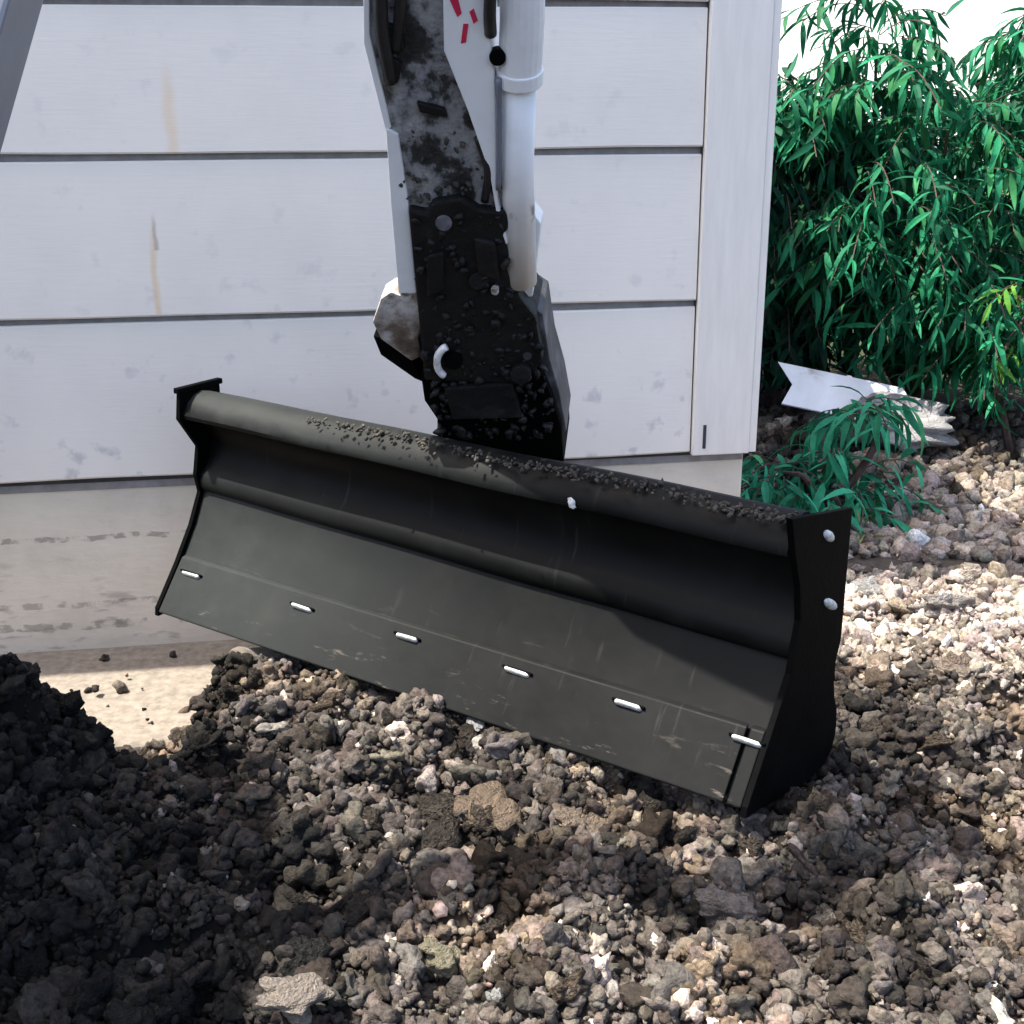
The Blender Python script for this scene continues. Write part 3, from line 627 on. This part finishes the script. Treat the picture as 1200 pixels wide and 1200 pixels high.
bm = bmesh.new(); prism(bm, [Vector((-1.66, 1.2, .45)), Vector((-.95, 1.5, .45)), Vector((-.82, 1.56, .45)), Vector((-.82, 1.72, .45)), Vector((-.95, 1.74, .45)), Vector((-1.66, 1.6, .45))], [Vector((-1.66, 1.2, .8)), Vector((-.95, 1.5, .8)), Vector((-.82, 1.56, .8)), Vector((-.82, 1.72, .8)), Vector((-.95, 1.74, .8)), Vector((-1.66, 1.6, .8))]); xp('boom_foot', bm, M_slate, bevel=.03)
for y0 in (.72, 1.68):
    bm = bmesh.new(); tr = [Vector((-2.2+.78*math.copysign(1, math.cos(a))*.75+.2*math.cos(a), 0, .22+.22*math.sin(a))) for a in np.linspace(.01, 2*math.pi+.01, 28)[:-1]]
    prism(bm, [p+Vector((0, y0, 0)) for p in tr], [p+Vector((0, y0+.26, 0)) for p in tr]); xp('track', bm, M_hose)
for (x, y) in ((-2.7, .85), (-1.75, .85), (-2.7, 1.85), (-1.75, 1.85)):
    bm = bmesh.new(); tube(bm, [(x, y, .95), (x, y, 2.16)], .03, 10); xp('shade_canopy_post', bm, M_black, smooth=True)
bm = bmesh.new(); box(bm, (-2.85, .7, 2.15), (-1.30, 2.10, 2.24)); xp('shade_canopy', bm, M_white, bevel=.03)  # unseen roof, stretched so that its shadow darkens the left mound
bm = bmesh.new(); box(bm, (-2.55, 1.1, 1.0), (-2.05, 1.6, 1.12)); box(bm, (-2.6, 1.1, 1.1), (-2.48, 1.6, 1.65)); xp('seat', bm, M_black, bevel=.03)
# ------------------------------------------------------------------ plants
def leaf_geo(L, W, droop, fold=.25, n=5):
    V = []
    for k in range(n+1):
        t = k/n; ww = W*.5*(math.sin(math.pi*min(t*.96+.03, 1))**.8)*(1-.35*t)
        x = L*t*math.cos(droop*t*.5); z = -L*t*math.sin(droop*t*.6)
        V += [(x, -ww, z+ww*fold), (x, 0, z), (x, ww, z+ww*fold)]
    Fs = []
    for k in range(n):
        a = k*3; Fs += [(a, a+1, a+4, a+3), (a+1, a+2, a+5, a+4)]
    return np.array(V), np.array(Fs)
def basis(d, up):
    d = d/np.linalg.norm(d, axis=1)[:, None]; s = np.cross(up, d); s /= np.linalg.norm(s, axis=1)[:, None]+1e-9
    return np.stack([d, s, np.cross(d, s)], 2)
M_leaf = tint_mat('shrub leaf', .6, .15, 30, .8, 1.2, 0, sub=.22)
M_bark = mottled('shrub bark', [(.3, (.04, .022, .018)), (.7, (.10, .06, .05))], 30, .9, .5, .004)
LEAFCOL = {}
def shrub(name, label, base, tips, n_twig, leaves, L, W, c0, c1, spread, seed, singles=0, cat='shrub', hang=.75, group=None):
    """stems rise from the base to each tip centre; twigs round it carry drooping leaves"""
    rg = np.random.default_rng(seed); root = empty(name, base); tag(root, label, cat, group); b = Vector(base)
    bm = bmesh.new(); pos, dirs, ups, sc_, cols = [], [], [], [], []
    for (cx, cy, cz, rx, ry, rz) in tips:
        c = Vector((cx, cy, cz)); mid = (b+c)/2+Vector((rg.normal()*.06, rg.normal()*.06, .08))
        sb = bmesh.new(); tube(sb, [p-b for p in spline([b, mid, c], 5)], [.016-.011*k/10 for k in range(11)], 6); mesh('stem', sb, M_bark, root)
        for k in range(n_twig):
            u = rg.normal(size=3); u /= np.linalg.norm(u); rr = rg.random()**.45
            s = np.array([cx, cy, cz])+u*rr*np.array([rx, ry, rz])
            out = np.array([u[0], u[1], .25*abs(u[2])]); out /= np.linalg.norm(out)+1e-6
            ln = spread*rg.uniform(.6, 1.3); m = leaves
            shade = rg.random()
            tw = []
            for j in range(m+1):
                t = j/m; p = s+out*ln*t+np.array([0, 0, -.75*ln*t*t*hang+.1*ln*t]); tw.append(Vector(p)-b)
                if j == 0: continue
                sd = (1 if j % 2 else -1); perp = np.array([-out[1], out[0], 0])
                d = out*.55+perp*sd*rg.uniform(.4, .9)+np.array([0, 0, -hang*rg.uniform(-.1, 1.7)])
                pos.append(p); dirs.append(d+rg.normal(size=3)*.3); ups.append(np.array([0, 0, 1.])+rg.normal(size=3)*.35); sc_.append(rg.uniform(.45, 1.25))
                cols.append((np.array(c0)*(1-shade)+np.array(c1)*shade*rg.uniform(.8, 1.15))*(np.array([1.9, 1.05, .8]) if rg.random() < .18 else 1))
            tube(bm, tw[::2]+[tw[-1]], .0022, 4, False)
    tag(mesh('twigs', bm, M_bark, root), kind='stuff')
    pos = np.array(pos); B = basis(np.array(dirs), np.array(ups)); sc_ = np.array(sc_); cols = np.clip(np.array(cols), .002, .6); n = len(pos)
    order = np.argsort(pos@np.array([0., 1, 0])-sc_*.05); single = order[:min(singles, n)]; rest = order[min(singles, n):]
    g = [leaf_geo(L, W, dr, .3) for dr in (.4, .8, 1.2, 1.7)]
    if len(rest):
        VV, FF, CC = [], [], []; kind = rg.integers(0, 4, len(rest)); off = 0
        for q in range(4):
            idx = rest[kind == q]
            if not len(idx): continue
            v = np.einsum('nij,vj->nvi', B[idx], g[q][0])*sc_[idx][:, None, None]+(pos[idx]-np.array(base))[:, None]
            nv = len(g[q][0]); FF.append((g[q][1][None]+np.arange(len(idx))[:, None, None]*nv).reshape(-1, 4)+off); off += nv*len(idx)
            VV.append(v.reshape(-1, 3)); CC.append(np.repeat(cols[idx], nv, 0))
        f = np_mesh('foliage', np.concatenate(VV), np.concatenate(FF), M_leaf, root, np.concatenate(CC)); tag(f, kind='stuff')
    protos = []
    for q in range(4):
        for sh in range(3):
            me = bpy.data.meshes.new('leaf'); me.from_pydata(g[q][0].tolist(), [], g[q][1].tolist()); me.materials.append(M_leaf)
            cc = np.array(c0)*(1-sh/2)+np.array(c1)*sh/2
            a = me.color_attributes.new('tint', 'FLOAT_COLOR', 'POINT'); a.data.foreach_set('color', np.tile(np.r_[cc, 1], len(me.vertices)).astype(np.float32)); protos.append(me)
    for k in single:
        o = link('leaf', protos[rg.integers(0, 12)], None, root); M = Matrix([list(B[k][r]*sc_[k])+[pos[k][r]-base[r]] for r in range(3)]+[[0, 0, 0, 1]]); o.matrix_local = M
    return root
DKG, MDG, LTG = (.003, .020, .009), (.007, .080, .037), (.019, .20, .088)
shrub('leafy_shrub', 'tall green shrub with long drooping leaves right of the house corner', (1.62, 5.45, 0),
      [(1.45, 5.1, .76, .40, .25, .34), (1.75, 5.0, .34, .25, .15, .12), (2.0, 5.1, .36, .3, .15, .14), (1.78, 5.2, .86, .36, .3, .28), (1.26, 5.2, .92, .26, .3, .24), (1.29, 5.1, 1.36, .09, .12, .26), (1.05, 5.2, 1.16, .10, .1, .10), (1.60, 5.2, 1.10, .25, .15, .10), (1.66, 5.0, .55, .30, .2, .16), (1.34, 5.1, .72, .20, .15, .20), (1.5, 5.35, .5, .3, .1, .25), (1.8, 5.4, .5, .3, .1, .3)], 40, 15, .12, .025, MDG, LTG, .26, 5, 290)
shrub('leafy_shrub', 'bushy green shrub running out of the picture at the right edge', (2.25, 5.4, 0),
      [(2.05, 5.2, .78, .34, .3, .38), (2.3, 5.3, 1.1, .3, .3, .4), (2.00, 5.2, 1.36, .10, .12, .22), (2.2, 5.2, .5, .35, .3, .3)], 44, 15, .12, .025, MDG, LTG, .26, 6)
shrub('shaded_shrub', 'very dark shrub in the shade close behind the house corner', (1.05, 5.4, 0),
      [(1.08, 5.4, .45, .22, .2, .40), (1.12, 5.6, .95, .26, .2, .26), (1.0, 5.3, .88, .14, .2, .25), (1.00, 5.5, .35, .12, .15, .25), (1.6, 6.0, .7, .5, .2, .5)], 70, 12, .12, .030, DKG, (.006, .055, .030), .24, 7)  # leaf colours darkened to paint in the deep shade behind the corner
shrub('yellow_green_shrub', 'small yellow green shrub against the right edge below the big leaves', (1.80, 4.75, 0),
      [(1.80, 4.75, .50, .08, .1, .20)], 22, 9, .09, .022, (.05, .17, .02), (.12, .30, .04), .14, 8, 60)
shrub('weed', 'low weed with bright drooping leaves between house corner and blade end plate', (.93, 3.95, 0),
      [(.90, 3.92, .13, .12, .1, .09), (1.05, 3.98, .12, .10, .1, .09), (.82, 3.95, .17, .06, .08, .09), (1.06, 4.05, .34, .05, .05, .07), (.78, 3.85, .10, .06, .08, .06), (.98, 3.85, .09, .12, .06, .06)], 18, 6, .13, .026, (.014, .15, .07), (.05, .36, .19), .13, 9, 290, 'weed', .7)
shrub('grass_tuft', 'yellowish grass tuft at the back corner of the end plate', (1.0, 3.72, .0), [(1.0, 3.72, .06, .05, .05, .03)], 10, 4, .09, .008, (.10, .16, .03), (.25, .26, .08), .06, 10, 40, 'grass', .3)
# dense hedge far behind, flat dark top
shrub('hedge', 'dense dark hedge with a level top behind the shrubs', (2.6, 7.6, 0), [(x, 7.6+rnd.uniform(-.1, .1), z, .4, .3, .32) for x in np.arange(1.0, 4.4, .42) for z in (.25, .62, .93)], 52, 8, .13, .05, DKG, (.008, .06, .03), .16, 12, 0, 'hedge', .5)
# ------------------------------------------------------------------ white gutter piece and block under the shrub
M_wm = mottled('white sheet metal', [(.3, (.34, .33, .31)), (.42, (.66, .66, .67)), (.7, (.78, .78, .80))], 9, .45, .2, .003)
def gpt(px, py, z):
    d = P(px, py, 1)-Vector((0, 0, CAM_Z)); return Vector((0, 0, CAM_Z))+d*((z-CAM_Z)/d.z)
g0 = gpt(912, 468, .20); g1 = g0+Vector((.46, .02, -.10)); gd = (g1-g0).normalized()
gut = empty('gutter_piece', g0); tag(gut, 'white bent gutter piece lying under the shrub behind the house corner', 'gutter')
bm = bmesh.new()
prof = [Vector((0, -.075, -.012)), Vector((0, 0, .0)), Vector((0, .06, .085)), Vector((0, .067, .085)), Vector((0, .006, -.008)), Vector((0, -.075, -.020))]
prof = [Vector((0, -.06, .0)), Vector((.045, 0, .055)), Vector((-.0, .05, .125)), Vector((0, .055, .125)), Vector((.05, .006, .05)), Vector((0, -.055, -.006))]
prism(bm, prof, [q+(g1-g0) for q in prof]); mesh('channel', bm, M_wm, gut, bevel=.0015)
bm = bmesh.new(); q = (g1-g0)*.55; prism(bm, [p*1.03+q for p in prof], [p*1.03+q+(g1-g0)*.04 for p in prof]); mesh('joint_band', bm, M_wm, gut)
blk = link('concrete_block', clod_mesh(77, I3, .2), mottled('block concrete', [(.3, (.20, .19, .18)), (.6, (.38, .37, .36)), (.8, (.48, .47, .46))], 3, .9, .6, .1))
blk.location = gpt(1060, 500, .10); blk.scale = (.15, .10, .085); tag(blk, 'grey white lump of concrete beside the gutter piece under the shrub', 'concrete lump')
# ------------------------------------------------------------------ neighbour's house, sunlit, far behind the hedge
nh = empty('neighbour_house', (6.0, 15.0, 0), math.radians(-42)); tag(nh, 'bright white house showing through gaps at the top of the shrubs', 'house')
M_nw = mottled('white clapboard', [(.3, (.78, .77, .74)), (.7, (.82, .81, .79))], 2, .7, 0)
bm = bmesh.new(); box(bm, (-6.5, .02, 0), (7, 6, 3.4)); mesh('wall', bm, M_nw, nh)
bm = bmesh.new(); prism(bm, [Vector((-6.8, -.1, 3.4)), Vector((7.3, -.1, 3.4)), Vector((7.3, 3, 5.2)), Vector((-6.8, 3, 5.2))], [Vector((-6.8, 6.1, 3.4)), Vector((7.3, 6.1, 3.4)), Vector((7.3, 3.1, 5.2)), Vector((-6.8, 3.1, 5.2))]); mesh('roof', bm, M_roof, nh)
